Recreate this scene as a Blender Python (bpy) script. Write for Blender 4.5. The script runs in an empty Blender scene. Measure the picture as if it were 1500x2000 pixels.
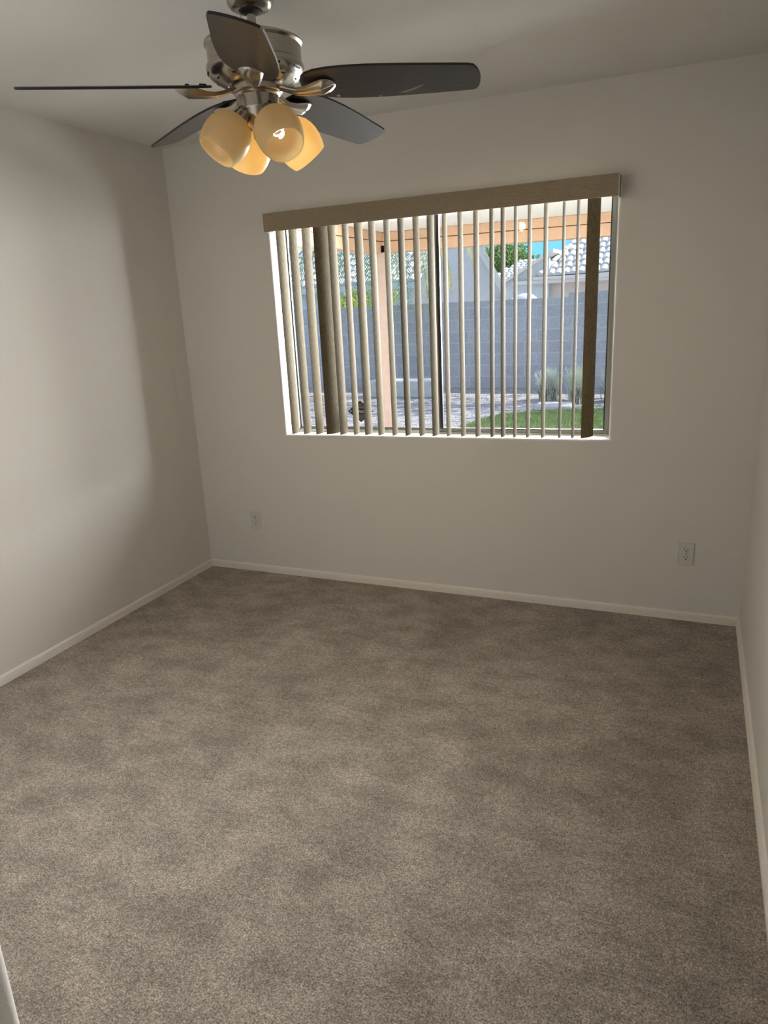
import bpy, bmesh, math, random
from mathutils import Vector, Matrix

# ------------------------------------------------------------------ camera
S = bpy.context.scene
COL = S.collection
PI = math.pi
rad = math.radians

cam_data = bpy.data.cameras.new('camera')
cam = bpy.data.objects.new('camera', cam_data)
COL.objects.link(cam)
cam_data.sensor_fit = 'VERTICAL'
cam_data.sensor_height = 36.0
cam_data.lens = 1404.39 / 2000 * 36.0
cam_data.clip_start = 0.02
cam_data.clip_end = 400
R3 = ((0.92034105, -0.06754585, 0.38524008),
      (0.38832315, 0.27532336, -0.87943286),
      (-0.04666357, 0.95897580, 0.27962102))
M = Matrix(R3).to_4x4()
M.translation = (2.78273, -3.55450, 1.57170)
cam.matrix_world = M
S.camera = cam

# ------------------------------------------------------------------ world, sun, exposure
S.view_settings.view_transform = 'Standard'
S.view_settings.look = 'None'
S.view_settings.exposure = 0.0
S.view_settings.gamma = 1.0
S.view_settings.use_curve_mapping = False

world = bpy.data.worlds.new('World')
S.world = world
world.use_nodes = True
wn = world.node_tree
wn.nodes.clear()
w_out = wn.nodes.new('ShaderNodeOutputWorld')
w_bg = wn.nodes.new('ShaderNodeBackground')
w_tc = wn.nodes.new('ShaderNodeTexCoord')
w_sep = wn.nodes.new('ShaderNodeSeparateXYZ')
w_ramp = wn.nodes.new('ShaderNodeValToRGB')
w_el = w_ramp.color_ramp.elements
w_el[0].position, w_el[0].color = 0.0, (0.24, 0.70, 0.86, 1)
w_el[1].position, w_el[1].color = 0.75, (0.95, 1.25, 1.0, 1)
w_el[1].color = (0.64, 0.68, 1.0, 1)
w_mid = w_el.new(0.16); w_mid.color = (0.22, 0.62, 0.84, 1)
w_bg.inputs['Strength'].default_value = 1.25
wn.links.new(w_tc.outputs['Generated'], w_sep.inputs[0])
wn.links.new(w_sep.outputs['Z'], w_ramp.inputs['Fac'])
wn.links.new(w_ramp.outputs[0], w_bg.inputs['Color'])
wn.links.new(w_bg.outputs[0], w_out.inputs['Surface'])

def lamp(name, kind, energy, color, loc, aim=None, **kw):
    d = bpy.data.lights.new(name, kind)
    d.energy = energy
    d.color = color
    for k, v in kw.items():
        setattr(d, k, v)
    o = bpy.data.objects.new(name, d)
    COL.objects.link(o)
    o.location = loc
    if aim is not None:
        o.rotation_euler = Vector(aim).to_track_quat('-Z', 'Y').to_euler()
    return o

SUN_TO = Vector((0.66, 0.36, 0.66)).normalized()
lamp('sunlight', 'SUN', 6.0, (1.0, 0.95, 0.88), (20, 10, 20), aim=-SUN_TO, angle=rad(0.6))
# added area lamps: window daylight boost, and unseen frontal fill behind the camera
lamp('daylight_fill', 'AREA', 530, (1.0, 0.985, 0.96), (2.5, 1.55, 1.58), aim=(-0.36, -0.92, -0.14),
     shape='RECTANGLE', size=3.4, size_y=0.9, spread=rad(140))
lamp('hall_fill', 'AREA', 2.5, (1.0, 0.93, 0.83), (2.45, -4.7, 2.25), aim=(-0.34, 0.88, -0.36),
     shape='RECTANGLE', size=0.9, size_y=0.7)

# ------------------------------------------------------------------ materials
def srgb(r, g, b):
    f = lambda c: (c / 255 / 12.92) if c / 255 <= 0.04045 else ((c / 255 + 0.055) / 1.055) ** 2.4
    return (f(r), f(g), f(b), 1.0)

def mat(name, color, rough=0.6, metal=0.0, spec=0.5):
    m = bpy.data.materials.new(name)
    m.use_nodes = True
    b = m.node_tree.nodes['Principled BSDF']
    b.inputs['Base Color'].default_value = color if len(color) == 4 else (*color, 1)
    b.inputs['Roughness'].default_value = rough
    b.inputs['Metallic'].default_value = metal
    b.inputs['Specular IOR Level'].default_value = spec
    return m

def N(m, t, **kw):
    n = m.node_tree.nodes.new(t)
    for k, v in kw.items():
        if k in n.inputs:
            n.inputs[k].default_value = v
        else:
            setattr(n, k, v)
    return n

def L(m, a, b):
    m.node_tree.links.new(a, b)

def BS(m):
    return m.node_tree.nodes['Principled BSDF']

def coords(m, scale=(1, 1, 1), out='Object'):
    tc = N(m, 'ShaderNodeTexCoord')
    mp = N(m, 'ShaderNodeMapping')
    mp.inputs['Scale'].default_value = scale
    L(m, tc.outputs[out], mp.inputs['Vector'])
    return mp.outputs['Vector']

def ramp(m, fac, stops):
    r = N(m, 'ShaderNodeValToRGB')
    el = r.color_ramp.elements
    while len(el) < len(stops):
        el.new(0.5)
    for e, (p, c) in zip(el, stops):
        e.position = p
        e.color = c if len(c) == 4 else (*c, 1)
    L(m, fac, r.inputs['Fac'])
    return r.outputs['Color']

def mixc(m, fac, a, b, mode='MIX'):
    x = N(m, 'ShaderNodeMix', data_type='RGBA', blend_type=mode)
    for sock, v in ((x.inputs[0], fac), (x.inputs[6], a), (x.inputs[7], b)):
        if hasattr(v, 'is_linked'):
            L(m, v, sock)
        else:
            sock.default_value = v
    return x.outputs[2]

def noise(m, vec, scale, detail=4.0, rough=0.55):
    n = N(m, 'ShaderNodeTexNoise', Scale=scale, Detail=detail, Roughness=rough)
    L(m, vec, n.inputs['Vector'])
    return n.outputs['Fac']

def bump(m, h, strength, dist=0.002):
    b = N(m, 'ShaderNodeBump', Strength=strength, Distance=dist)
    L(m, h, b.inputs['Height'])
    L(m, b.outputs['Normal'], BS(m).inputs['Normal'])

def wall_paint(name, color):
    m = mat(name, color, 0.75, 0, 0.25)
    v = coords(m)
    h = noise(m, v, 95, 3, 0.5)
    h2 = noise(m, v, 22, 2, 0.5)
    a = N(m, 'ShaderNodeMath', operation='ADD')
    L(m, h, a.inputs[0]); L(m, h2, a.inputs[1])
    bump(m, a.outputs[0], 0.22, 0.003)
    return m

M_wall = wall_paint('white_wall_paint', (0.70, 0.670, 0.625, 1))
M_ceil = wall_paint('ceiling_paint', (0.74, 0.72, 0.69, 1))
M_trim = mat('trim_paint', (0.80, 0.75, 0.68, 1), 0.42, 0, 0.4)

# carpet: mottled brown-beige cut pile
M_carpet = mat('carpet_pile', (0.25, 0.2, 0.16, 1), 0.95, 0, 0.05)
v = coords(M_carpet)
vd = coords(M_carpet, (0.8, 1.1, 1))
n_f = noise(M_carpet, v, 190, 3, 0.75)
n_m = noise(M_carpet, v, 62, 3, 0.6)
n_l = noise(M_carpet, vd, 7.5, 6, 0.66)
n_s = noise(M_carpet, coords(M_carpet, (1.6, 0.5, 1)), 1.7, 3, 0.5)
tuft = ramp(M_carpet, n_f, [(0.30, (0.096, 0.077, 0.061)), (0.50, (0.375, 0.318, 0.272)), (0.72, (0.75, 0.68, 0.61))])
c = mixc(M_carpet, 1.0, tuft, ramp(M_carpet, n_m, [(0.3, (0.70, 0.69, 0.67)), (0.7, (1.22, 1.22, 1.22))]), 'MULTIPLY')
c = mixc(M_carpet, 1.0, c, ramp(M_carpet, n_l, [(0.38, (0.80, 0.79, 0.78)), (0.51, (1.0, 1.0, 1.0)), (0.64, (1.20, 1.195, 1.19))]), 'MULTIPLY')
c = mixc(M_carpet, 1.0, c, ramp(M_carpet, n_s, [(0.4, (0.93, 0.92, 0.91)), (0.62, (1.1, 1.1, 1.1))]), 'MULTIPLY')
L(M_carpet, c, BS(M_carpet).inputs['Base Color'])
bump(M_carpet, n_f, 0.9, 0.006)
BS(M_carpet).inputs['Sheen Weight'].default_value = 0.15

# fan
M_nickel = mat('brushed_pewter', (0.40, 0.365, 0.315, 1), 0.24, 1.0)
v = coords(M_nickel, (1, 1, 60))
bump(M_nickel, noise(M_nickel, v, 14, 2), 0.05, 0.001)
M_dark = mat('dark_opening', (0.012, 0.011, 0.010, 1), 0.7)
M_blade = mat('espresso_blade', (0.024, 0.017, 0.016, 1), 0.33, 0, 0.42)
v = coords(M_blade, (3, 55, 3))
L(M_blade, ramp(M_blade, noise(M_blade, v, 3, 5), [(0.3, (0.017, 0.012, 0.011)), (0.7, (0.032, 0.024, 0.023))]),
  BS(M_blade).inputs['Base Color'])
M_edge = mat('blade_black_edge', (0.008, 0.007, 0.007, 1), 0.5)
M_scuff = mat('pale_scuff', (0.30, 0.25, 0.22, 1), 0.8)

def glass_shade(name, color, emit):
    m = bpy.data.materials.new(name)
    m.use_nodes = True
    nt = m.node_tree
    nt.nodes.clear()
    o = nt.nodes.new('ShaderNodeOutputMaterial')
    d = N(m, 'ShaderNodeBsdfDiffuse'); d.inputs['Color'].default_value = (color[0] * 0.80, color[1] * 0.66, color[2] * 0.56, 1)
    t = N(m, 'ShaderNodeBsdfTranslucent'); t.inputs['Color'].default_value = (color[0], color[1] * 0.97, color[2] * 0.86, 1)
    g = N(m, 'ShaderNodeBsdfGlossy'); g.inputs['Roughness'].default_value = 0.3
    a = N(m, 'ShaderNodeMixShader'); a.inputs[0].default_value = 0.5
    b = N(m, 'ShaderNodeMixShader'); b.inputs[0].default_value = 0.04
    L(m, d.outputs[0], a.inputs[1]); L(m, t.outputs[0], a.inputs[2])
    L(m, a.outputs[0], b.inputs[1]); L(m, g.outputs[0], b.inputs[2])
    L(m, b.outputs[0], o.inputs[0])
    return m
M_shade = glass_shade('frosted_cream_glass', (0.88, 0.80, 0.60), 0)

def emis(name, color, s):
    m = bpy.data.materials.new(name)
    m.use_nodes = True
    b = BS(m)
    b.inputs['Base Color'].default_value = (*color, 1)
    b.inputs['Emission Color'].default_value = (*color, 1)
    b.inputs['Emission Strength'].default_value = s
    return m
M_bulb_dim = emis('bulb_glow_soft', (1.0, 0.92, 0.70), 5.5)
M_bulb = emis('bulb_glow', (1.0, 0.83, 0.48), 48.0)
M_plastic = mat('white_plastic', (0.62, 0.60, 0.57, 1), 0.35)

# blind
def fabric(name, c1, c2, vec_scale, transl=0.0):
    m = mat(name, c1, 0.8, 0, 0.1)
    v = coords(m, vec_scale)
    n = noise(m, v, 1.0, 3, 0.7)
    col = ramp(m, n, [(0.33, c1), (0.67, c2)])
    L(m, col, BS(m).inputs['Base Color'])
    bump(m, n, 0.35, 0.001)
    if transl:
        nt = m.node_tree
        o = nt.nodes['Material Output']
        t = N(m, 'ShaderNodeBsdfTranslucent')
        L(m, col, t.inputs['Color'])
        x = N(m, 'ShaderNodeMixShader'); x.inputs[0].default_value = transl
        L(m, BS(m).outputs[0], x.inputs[1]); L(m, t.outputs[0], x.inputs[2])
        L(m, x.outputs[0], o.inputs['Surface'])
    return m
M_slat = fabric('slat_fabric', (0.105, 0.082, 0.051), (0.225, 0.187, 0.127), (420, 420, 38), 0.42)
M_valance = fabric('valance_fabric', (0.27, 0.215, 0.145), (0.37, 0.30, 0.21), (38, 420, 420))
M_clip = mat('clear_clip', (0.55, 0.52, 0.46, 1), 0.3)

# window
M_alu = mat('white_aluminium', (0.62, 0.62, 0.60, 1), 0.4, 0.0)
M_alu_d = mat('grey_aluminium', (0.22, 0.22, 0.20, 1), 0.5, 0.0)
M_gasket = mat('black_gasket', (0.012, 0.013, 0.016, 1), 0.5)
M_glass = bpy.data.materials.new('window_glass')
M_glass.use_nodes = True
nt = M_glass.node_tree
nt.nodes.clear()
o = nt.nodes.new('ShaderNodeOutputMaterial')
t = N(M_glass, 'ShaderNodeBsdfTransparent'); t.inputs['Color'].default_value = (0.95, 0.97, 0.98, 1)
g = N(M_glass, 'ShaderNodeBsdfGlossy'); g.inputs['Roughness'].default_value = 0.0
fr = N(M_glass, 'ShaderNodeFresnel'); fr.inputs['IOR'].default_value = 1.18
x = N(M_glass, 'ShaderNodeMixShader')
L(M_glass, fr.outputs[0], x.inputs[0]); L(M_glass, t.outputs[0], x.inputs[1]); L(M_glass, g.outputs[0], x.inputs[2])
L(M_glass, x.outputs[0], o.inputs[0])

# outdoors
def mottled(name, c1, c2, scale, rough=0.85, bstr=0.3, bd=0.004, detail=5):
    m = mat(name, c1, rough, 0, 0.2)
    v = coords(m)
    n = noise(m, v, scale, detail, 0.6)
    L(m, ramp(m, n, [(0.3, c1), (0.7, c2)]), BS(m).inputs['Base Color'])
    if bstr:
        bump(m, n, bstr, bd)
    return m
M_stucco_tan = mottled('tan_beam_paint', (0.66, 0.43, 0.28), (0.74, 0.50, 0.34), 30)
M_post = mottled('pink_tan_post_paint', (0.66, 0.47, 0.38), (0.74, 0.55, 0.46), 14)
M_patio_ceil = mottled('patio_ceiling_stucco', (0.84, 0.83, 0.79), (0.90, 0.89, 0.85), 40)
M_stucco_lav = mottled('pale_stucco', (0.74, 0.68, 0.67), (0.82, 0.76, 0.75), 9)
M_stucco_pink = mottled('pink_beige_stucco', (0.84, 0.68, 0.60), (0.90, 0.74, 0.66), 9)
M_stucco_grey = mottled('grey_stucco', (0.66, 0.68, 0.69), (0.73, 0.75, 0.76), 9)
M_fascia = mottled('beige_fascia_paint', (0.78, 0.71, 0.66), (0.85, 0.78, 0.73), 12)
M_tile = mottled('pale_concrete_tile', (0.62, 0.59, 0.56), (0.78, 0.75, 0.72), 7)
M_concrete = mottled('pale_concrete', (0.52, 0.50, 0.47), (0.62, 0.60, 0.57), 12)
M_white = mat('white_cover', (0.85, 0.85, 0.84, 1), 0.5)

M_block = mat('grey_block', (0.34, 0.31, 0.31, 1), 0.9, 0, 0.1)
br = N(M_block, 'ShaderNodeTexBrick')
br.offset = 0.5
for k, val in (('Color1', (0.53, 0.475, 0.50, 1)), ('Color2', (0.60, 0.54, 0.555, 1)), ('Mortar', (0.66, 0.61, 0.63, 1)),
               ('Scale', 1.0), ('Mortar Size', 0.010), ('Brick Width', 0.405), ('Row Height', 0.2)):
    br.inputs[k].default_value = val
tc = N(M_block, 'ShaderNodeTexCoord')
sp = N(M_block, 'ShaderNodeSeparateXYZ'); cb = N(M_block, 'ShaderNodeCombineXYZ')
L(M_block, tc.outputs['Object'], sp.inputs[0])
L(M_block, sp.outputs['X'], cb.inputs['X']); L(M_block, sp.outputs['Z'], cb.inputs['Y'])
L(M_block, cb.outputs[0], br.inputs['Vector'])
nb = noise(M_block, coords(M_block), 26, 4)
L(M_block, mixc(M_block, 1.0, br.outputs['Color'], ramp(M_block, nb, [(0.3, (0.88, 0.88, 0.88)), (0.7, (1.1, 1.1, 1.1))]), 'MULTIPLY'),
  BS(M_block).inputs['Base Color'])

M_gravel = mat('pale_gravel', (0.5, 0.47, 0.44, 1), 0.9, 0, 0.1)
v = coords(M_gravel)
vo = N(M_gravel, 'ShaderNodeTexVoronoi', Scale=34.0)
L(M_gravel, v, vo.inputs['Vector'])
L(M_gravel, ramp(M_gravel, noise(M_gravel, vo.outputs['Position'], 9, 2), [(0.3, (0.36, 0.34, 0.33)), (0.7, (0.66, 0.62, 0.58))]),
  BS(M_gravel).inputs['Base Color'])
bump(M_gravel, vo.outputs['Distance'], 0.9, 0.03)

M_soil = mottled('lawn_soil', (0.10, 0.13, 0.05), (0.18, 0.22, 0.08), 20)
M_grass = mottled('lawn_blades', (0.20, 0.30, 0.13), (0.36, 0.44, 0.20), 6, 0.6, 0)
M_silver = mottled('silver_green_blades', (0.56, 0.60, 0.48), (0.80, 0.82, 0.70), 8, 0.6, 0)
M_thatch = mottled('dry_thatch', (0.20, 0.15, 0.12), (0.32, 0.26, 0.20), 8, 0.8, 0)
M_frond = mottled('palm_frond_green', (0.26, 0.35, 0.18), (0.56, 0.62, 0.42), 2.2, 0.4, 0)
M_frond_y = mottled('palm_frond_yellow', (0.50, 0.40, 0.08), (0.66, 0.55, 0.14), 2.2, 0.5, 0)
M_bark = mottled('bark', (0.16, 0.12, 0.09), (0.30, 0.24, 0.18), 18)
M_leaf = mottled('leaf_green', (0.12, 0.24, 0.06), (0.28, 0.40, 0.12), 1.5, 0.5, 0)
M_leaf_y = mottled('leaf_yellow_green', (0.34, 0.42, 0.06), (0.52, 0.56, 0.12), 1.5, 0.5, 0)

# ------------------------------------------------------------------ mesh helpers
class MB:
    """collects vertices and faces for one mesh object"""
    def __init__(self):
        self.v = []; self.f = []; self.m = []
    def add(self, vs, fs, mi=0):
        b = len(self.v)
        self.v += [tuple(p) for p in vs]
        self.f += [tuple(b + i for i in f) for f in fs]
        self.m += [mi] * len(fs)
    def box(self, x0, x1, y0, y1, z0, z1, mi=0, fn=None):
        vs = [(x, y, z) for z in (z0, z1) for y in (y0, y1) for x in (x0, x1)]
        if fn:
            vs = [fn(*p) for p in vs]
        self.add(vs, [(0, 2, 3, 1), (4, 5, 7, 6), (0, 1, 5, 4), (2, 6, 7, 3), (0, 4, 6, 2), (1, 3, 7, 5)], mi)
    def lathe(self, prof, n=48, Mx=None, mi=0, cap0=False, cap1=False):
        vs = []
        for r, z in prof:
            for i in range(n):
                a = 2 * PI * i / n
                vs.append(Vector((r * math.cos(a), r * math.sin(a), z)))
        if Mx is not None:
            vs = [Mx @ p for p in vs]
        fs = []
        for j in range(len(prof) - 1):
            for i in range(n):
                k = (i + 1) % n
                fs.append((j * n + i, j * n + k, (j + 1) * n + k, (j + 1) * n + i))
        if cap0: fs.append(tuple(reversed(range(n))))
        if cap1: fs.append(tuple((len(prof) - 1) * n + i for i in range(n)))
        self.add(vs, fs, mi)
    def tube(self, pts, r, n=8, mi=0, r1=None):
        pts = [Vector(p) for p in pts]
        vs = []; m = len(pts)
        for j, p in enumerate(pts):
            d = (pts[min(j + 1, m - 1)] - pts[max(j - 1, 0)]).normalized()
            u = d.cross(Vector((0, 0, 1)))
            if u.length < 1e-3: u = d.cross(Vector((1, 0, 0)))
            u.normalize(); w = d.cross(u)
            rr = r if r1 is None else r + (r1 - r) * j / (m - 1)
            for i in range(n):
                a = 2 * PI * i / n
                vs.append(p + rr * (math.cos(a) * u + math.sin(a) * w))
        fs = []
        for j in range(m - 1):
            for i in range(n):
                k = (i + 1) % n
                fs.append((j * n + i, j * n + k, (j + 1) * n + k, (j + 1) * n + i))
        fs.append(tuple(reversed(range(n)))); fs.append(tuple((m - 1) * n + i for i in range(n)))
        self.add(vs, fs, mi)
    def prism(self, poly, fn, d0, d1, mi=0):
        """polygon (2-D) swept from d0 to d1, fn(a, b, d) -> point"""
        n = len(poly)
        vs = [fn(a, b, d0) for a, b in poly] + [fn(a, b, d1) for a, b in poly]
        fs = [tuple(reversed(range(n))), tuple(range(n, 2 * n))]
        fs += [(i, (i + 1) % n, n + (i + 1) % n, n + i) for i in range(n)]
        self.add(vs, fs, mi)
    def build(self, name, mats, parent=None, loc=None, smooth=False, bevel=0.0, seg=2, angle=40):
        me = bpy.data.meshes.new(name)
        me.from_pydata(self.v, [], self.f)
        mats = mats if isinstance(mats, (list, tuple)) else [mats]
        for m in mats: me.materials.append(m)
        for p, mi in zip(me.polygons, self.m): p.material_index = mi
        bm = bmesh.new(); bm.from_mesh(me)
        bmesh.ops.recalc_face_normals(bm, faces=bm.faces)
        bm.to_mesh(me); bm.free()
        o = bpy.data.objects.new(name, me)
        COL.objects.link(o)
        if loc is not None: o.location = loc
        if parent is not None: o.parent = parent
        if bevel:
            b = o.modifiers.new('bevel', 'BEVEL'); b.width = bevel; b.segments = seg; b.limit_method = 'ANGLE'
            smooth = True
        if smooth:
            for p in me.polygons: p.use_smooth = True
            me.set_sharp_from_angle(angle=rad(angle))
        return o

def tag(o, label=None, cat=None, group=None, kind=None):
    if label: o['label'] = label
    if cat: o['category'] = cat
    if group: o['group'] = group
    if kind: o['kind'] = kind
    return o

def thing(name, loc, label, cat, group=None, kind=None):
    o = bpy.data.objects.new(name, None)
    COL.objects.link(o)
    o.location = loc
    o.empty_display_size = 0.1
    return tag(o, label, cat, group, kind)

def copy_tree(o, parent=None):
    c = o.copy()
    COL.objects.link(c)
    c.parent = parent
    for ch in list(o.children): copy_tree(ch, c)
    return c

# ------------------------------------------------------------------ room shell
W = 3.058; H = 2.44; YR = -2.98; XA = 1.849; YH = -6.0

def tilt(x, z):
    """the opening and its blind hang a touch out of level"""
    k = (2.0 - z) / 1.12
    return z + (x - 1.53) * (0.0125 * k + 0.006 * (1 - k))

b = MB(); b.box(-0.15, W + 0.15, YH - 0.15, 0.16, -0.12, 0.0)
tag(b.build('floor', M_carpet), 'brown beige cut pile carpet covering the bedroom floor', 'carpet', kind='structure')
b = MB(); b.box(-0.15, W + 0.15, YH - 0.15, 0.16, H, H + 0.12)
tag(b.build('ceiling', M_ceil), 'flat white textured ceiling above the fan', 'ceiling', kind='structure')
b = MB(); b.box(-0.15, 0.0, YR - 0.12, 0.0, 0.0, H)
tag(b.build('wall_left', M_wall), 'bare off-white wall left of the window wall', 'wall', kind='structure')
b = MB(); b.box(W, W + 0.15, YH, 0.0, 0.0, H)
tag(b.build('wall_right', M_wall), 'bare off-white wall along the right edge of the picture', 'wall', kind='structure')
b = MB(); b.box(-0.15, W + 0.15, YH - 0.15, YH, 0.0, H)
tag(b.build('wall_hall', M_wall), 'far wall of the hallway behind the camera', 'wall', kind='structure')

# rear wall: an L whose rounded outer corner shows at the bottom left of the picture
b = MB()
b.prism([(0.0, YR), (XA, YR), (XA, YH), (XA - 0.12, YH), (XA - 0.12, YR - 0.12), (0.0, YR - 0.12)],
        lambda a, c, d: (a, c, d), 0.0, H)
wr = b.build('wall_rear', M_wall)
tag(wr, 'off-white wall end with a rounded corner at the bottom left edge', 'wall', kind='structure')
bm = bmesh.new(); bm.from_mesh(wr.data)
ed = [e for e in bm.edges if all(abs(q.co.x - XA) < 1e-4 and abs(q.co.y - YR) < 1e-4 for q in e.verts)]
bmesh.ops.bevel(bm, geom=ed, offset=0.02, segments=6, profile=0.5, affect='EDGES')
bm.to_mesh(wr.data); bm.free()
for p in wr.data.polygons: p.use_smooth = True
wr.data.set_sharp_from_angle(angle=rad(35))

M_house = mottled('tan_house_stucco', (0.20, 0.16, 0.125), (0.25, 0.20, 0.16), 25)
# back wall with the window opening, its inner edge rounded
OX0, OX1, OZ0, OZ1 = 0.634, 2.422, 0.876, 2.032
xs = [-0.15, OX0, OX1, W + 0.15]; zs = [0.0, OZ0, OZ1, H]
def zz(i, j):
    return tilt(xs[i], zs[j]) if j in (1, 2) and i in (1, 2) else zs[j]
b = MB()
vs = [(xs[i], y, zz(i, j)) for y in (0.0, 0.16) for j in range(4) for i in range(4)]
fs = []
for off in (0, 16):
    for j in range(3):
        for i in range(3):
            if (i, j) != (1, 1):
                fs.append(tuple(off + k for k in (j * 4 + i, j * 4 + i + 1, j * 4 + i + 5, j * 4 + i + 4)))
for a, c in ((5, 6), (6, 10), (10, 9), (9, 5)):
    fs.append((a, c, c + 16, a + 16))
for a, c in ((0, 1), (1, 2), (2, 3), (3, 7), (7, 11), (11, 15), (15, 14), (14, 13), (13, 12), (12, 8), (8, 4), (4, 0)):
    fs.append((a, c, c + 16, a + 16))
b.add(vs, fs)
wb = b.build('wall_back', [M_wall, M_house])
tag(wb, 'off-white wall holding the wide window and two outlets', 'wall', kind='structure')
bm = bmesh.new(); bm.from_mesh(wb.data)
def on_hole(q):
    return abs(q.co.y) < 1e-4 and OX0 - 0.01 < q.co.x < OX1 + 0.01 and OZ0 - 0.05 < q.co.z < OZ1 + 0.05
ed = [e for e in bm.edges if all(on_hole(q) for q in e.verts) and any(abs(f.normal.y) < 0.5 for f in e.link_faces)]
bmesh.ops.bevel(bm, geom=ed, offset=0.016, segments=6, profile=0.5, affect='EDGES')
bm.to_mesh(wb.data); bm.free()
for p in wb.data.polygons:
    p.use_smooth = True
    if all(abs(wb.data.vertices[k].co.y - 0.16) < 1e-4 for k in p.vertices): p.material_index = 1
wb.data.set_sharp_from_angle(angle=rad(30))

# baseboards with a stepped profile
BP = [(0, 0), (0.014, 0), (0.014, 0.017), (0.0095, 0.0185), (0.0095, 0.0215), (0.0130, 0.0225), (0.0125, 0.0270), (0.0080, 0.0285),
      (0.0080, 0.0315), (0.0110, 0.0325), (0.0095, 0.0370), (0.0055, 0.0415), (0, 0.043)]
b = MB(); b.prism(BP, lambda d, z, t: (t, -d, z), 0.0, W)
tag(b.build('baseboard_back', M_trim), 'white ribbed baseboard under the window wall', 'baseboard', kind='structure')
b = MB(); b.prism(BP, lambda d, z, t: (d, t, z), YR, -0.002)
tag(b.build('baseboard_left', M_trim), 'white ribbed baseboard along the left wall', 'baseboard', kind='structure')
b = MB(); b.prism(BP, lambda d, z, t: (W - d, t, z), YH, -0.002)
tag(b.build('baseboard_right', M_trim), 'white ribbed baseboard along the right wall', 'baseboard', kind='structure')
b = MB(); b.prism(BP, lambda d, z, t: (t, YR + d, z), 0.0, XA - 0.02)
tag(b.build('baseboard_rear', M_trim), 'white baseboard on the wall beside the camera', 'baseboard', kind='structure')

# ------------------------------------------------------------------ window
win = thing('window_1', (1.53, 0.13, 0.88), 'wide two-pane sliding window with pale metal frame', 'window', kind='structure')
WO = Vector(win.location)
def T(x, y, z):
    return (x - WO.x, y - WO.y, tilt(x, z) - WO.z)
def ring(b, x0, x1, z0, z1, y0, y1, wl, wr_, wbm, wt, mi=0):
    b.box(x0, x0 + wl, y0, y1, z0, z1, mi, T)
    b.box(x1 - wr_, x1, y0, y1, z0, z1, mi, T)
    b.box(x0 + wl, x1 - wr_, y0, y1, z0, z0 + wbm, mi, T)
    b.box(x0 + wl, x1 - wr_, y0, y1, z1 - wt, z1, mi, T)
XM0, XM1 = 1.522, 1.548
b = MB(); ring(b, OX0, OX1, OZ0, OZ1, 0.122, 0.158, 0.020, 0.020, 0.012, 0.03)
b.box(OX0, OX1, 0.112, 0.124, OZ0, OZ0 + 0.006, 0, T)
b.build('frame', M_alu, win, bevel=0.002)
b = MB(); ring(b, XM0 + 0.005, OX1 - 0.016, OZ0 + 0.007, OZ1 - 0.02, 0.116, 0.136, 0.016, 0.020, 0.018, 0.02)
b.build('sliding_sash', M_alu_d, win, bevel=0.0015)
b = MB(); ring(b, OX0 + 0.014, XM0 + 0.008, OZ0 + 0.007, OZ1 - 0.02, 0.138, 0.154, 0.008, 0.014, 0.016, 0.02)
b.build('fixed_sash', M_alu_d, win, bevel=0.0015)
b = MB(); ring(b, XM0 + 0.021, OX1 - 0.036, OZ0 + 0.025, OZ1 - 0.04, 0.118, 0.134, 0.005, 0.0055, 0.0035, 0.004)
ring(b, OX0 + 0.022, XM0 + 0.001, OZ0 + 0.022, OZ1 - 0.04, 0.140, 0.152, 0.0045, 0.007, 0.003, 0.004)
b.box(XM0 + 0.0105, XM0 + 0.0270, 0.1140, 0.118, OZ0 + 0.0255, OZ1 - 0.03, 0, T)
b.build('gasket', M_gasket, win)
b = MB(); b.box(XM0 + 0.020, OX1 - 0.034, 0.124, 0.128, OZ0 + 0.022, OZ1 - 0.035, 0, T)
b.build('pane', M_glass, win)
b = MB(); b.box(OX0 + 0.020, XM0 + 0.003, 0.144, 0.148, OZ0 + 0.020, OZ1 - 0.035, 0, T)
b.build('pane', M_glass, win)

# diamond security sticker on the fixed pane, facing the room
M_st_grey = mat('sticker_grey', (0.075, 0.07, 0.062, 1), 0.5)
M_st_black = mat('sticker_black', (0.012, 0.012, 0.016, 1), 0.5)
M_st_white = mat('sticker_white', (0.42, 0.41, 0.44, 1), 0.5)
M_st_red = mat('sticker_red', (0.35, 0.14, 0.12, 1), 0.5)
stk = thing('window_sticker', (1.048, 0.1435, 0.984), 'small dark diamond alarm sticker on the window glass, low left', 'sticker')
xz = lambda y0: (lambda a, c, d: (a, d, c))
b = MB(); b.prism([(-0.079, 0), (0, -0.0615), (0.079, 0), (0, 0.0615)], xz(0), -0.0004, 0.0004)
b.build('black_border', M_st_black, stk)
b = MB(); b.prism([(-0.066, 0), (0, -0.0515), (0.066, 0), (0, 0.0515)], xz(0), -0.0008, -0.0004)
b.build('grey_field', M_st_grey, stk)
b = MB(); b.prism([(-0.0765, -0.0), (-0.056, -0.0165), (0.056, -0.0165), (0.0765, 0.0), (0.053, 0.0185), (-0.053, 0.0185)], xz(0), -0.0014, -0.0008)
b.build('black_band', M_st_black, stk)
b = MB()
b.prism([(-0.049, 0.0190), (0.049, 0.0190), (0.047, 0.0205), (-0.047, 0.0205)], xz(0), -0.0014, -0.0008)
b.build('white_line', M_st_white, stk)
b = MB(); b.prism([(-0.060 + 0.0055 * math.cos(a), 0.001 + 0.0055 * math.sin(a)) for a in [i * PI / 8 for i in range(16)]], xz(0), -0.0018, -0.0013)
b.build('emblem', M_st_white, stk)
b = MB(); b.prism([(-0.045, -0.0215), (-0.022, -0.0215), (-0.022, -0.0185), (-0.048, -0.0185)], xz(0), -0.0014, -0.0008)
b.build('red_mark', M_st_red, stk)
tx = bpy.data.curves.new('lettering', 'FONT')
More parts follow.
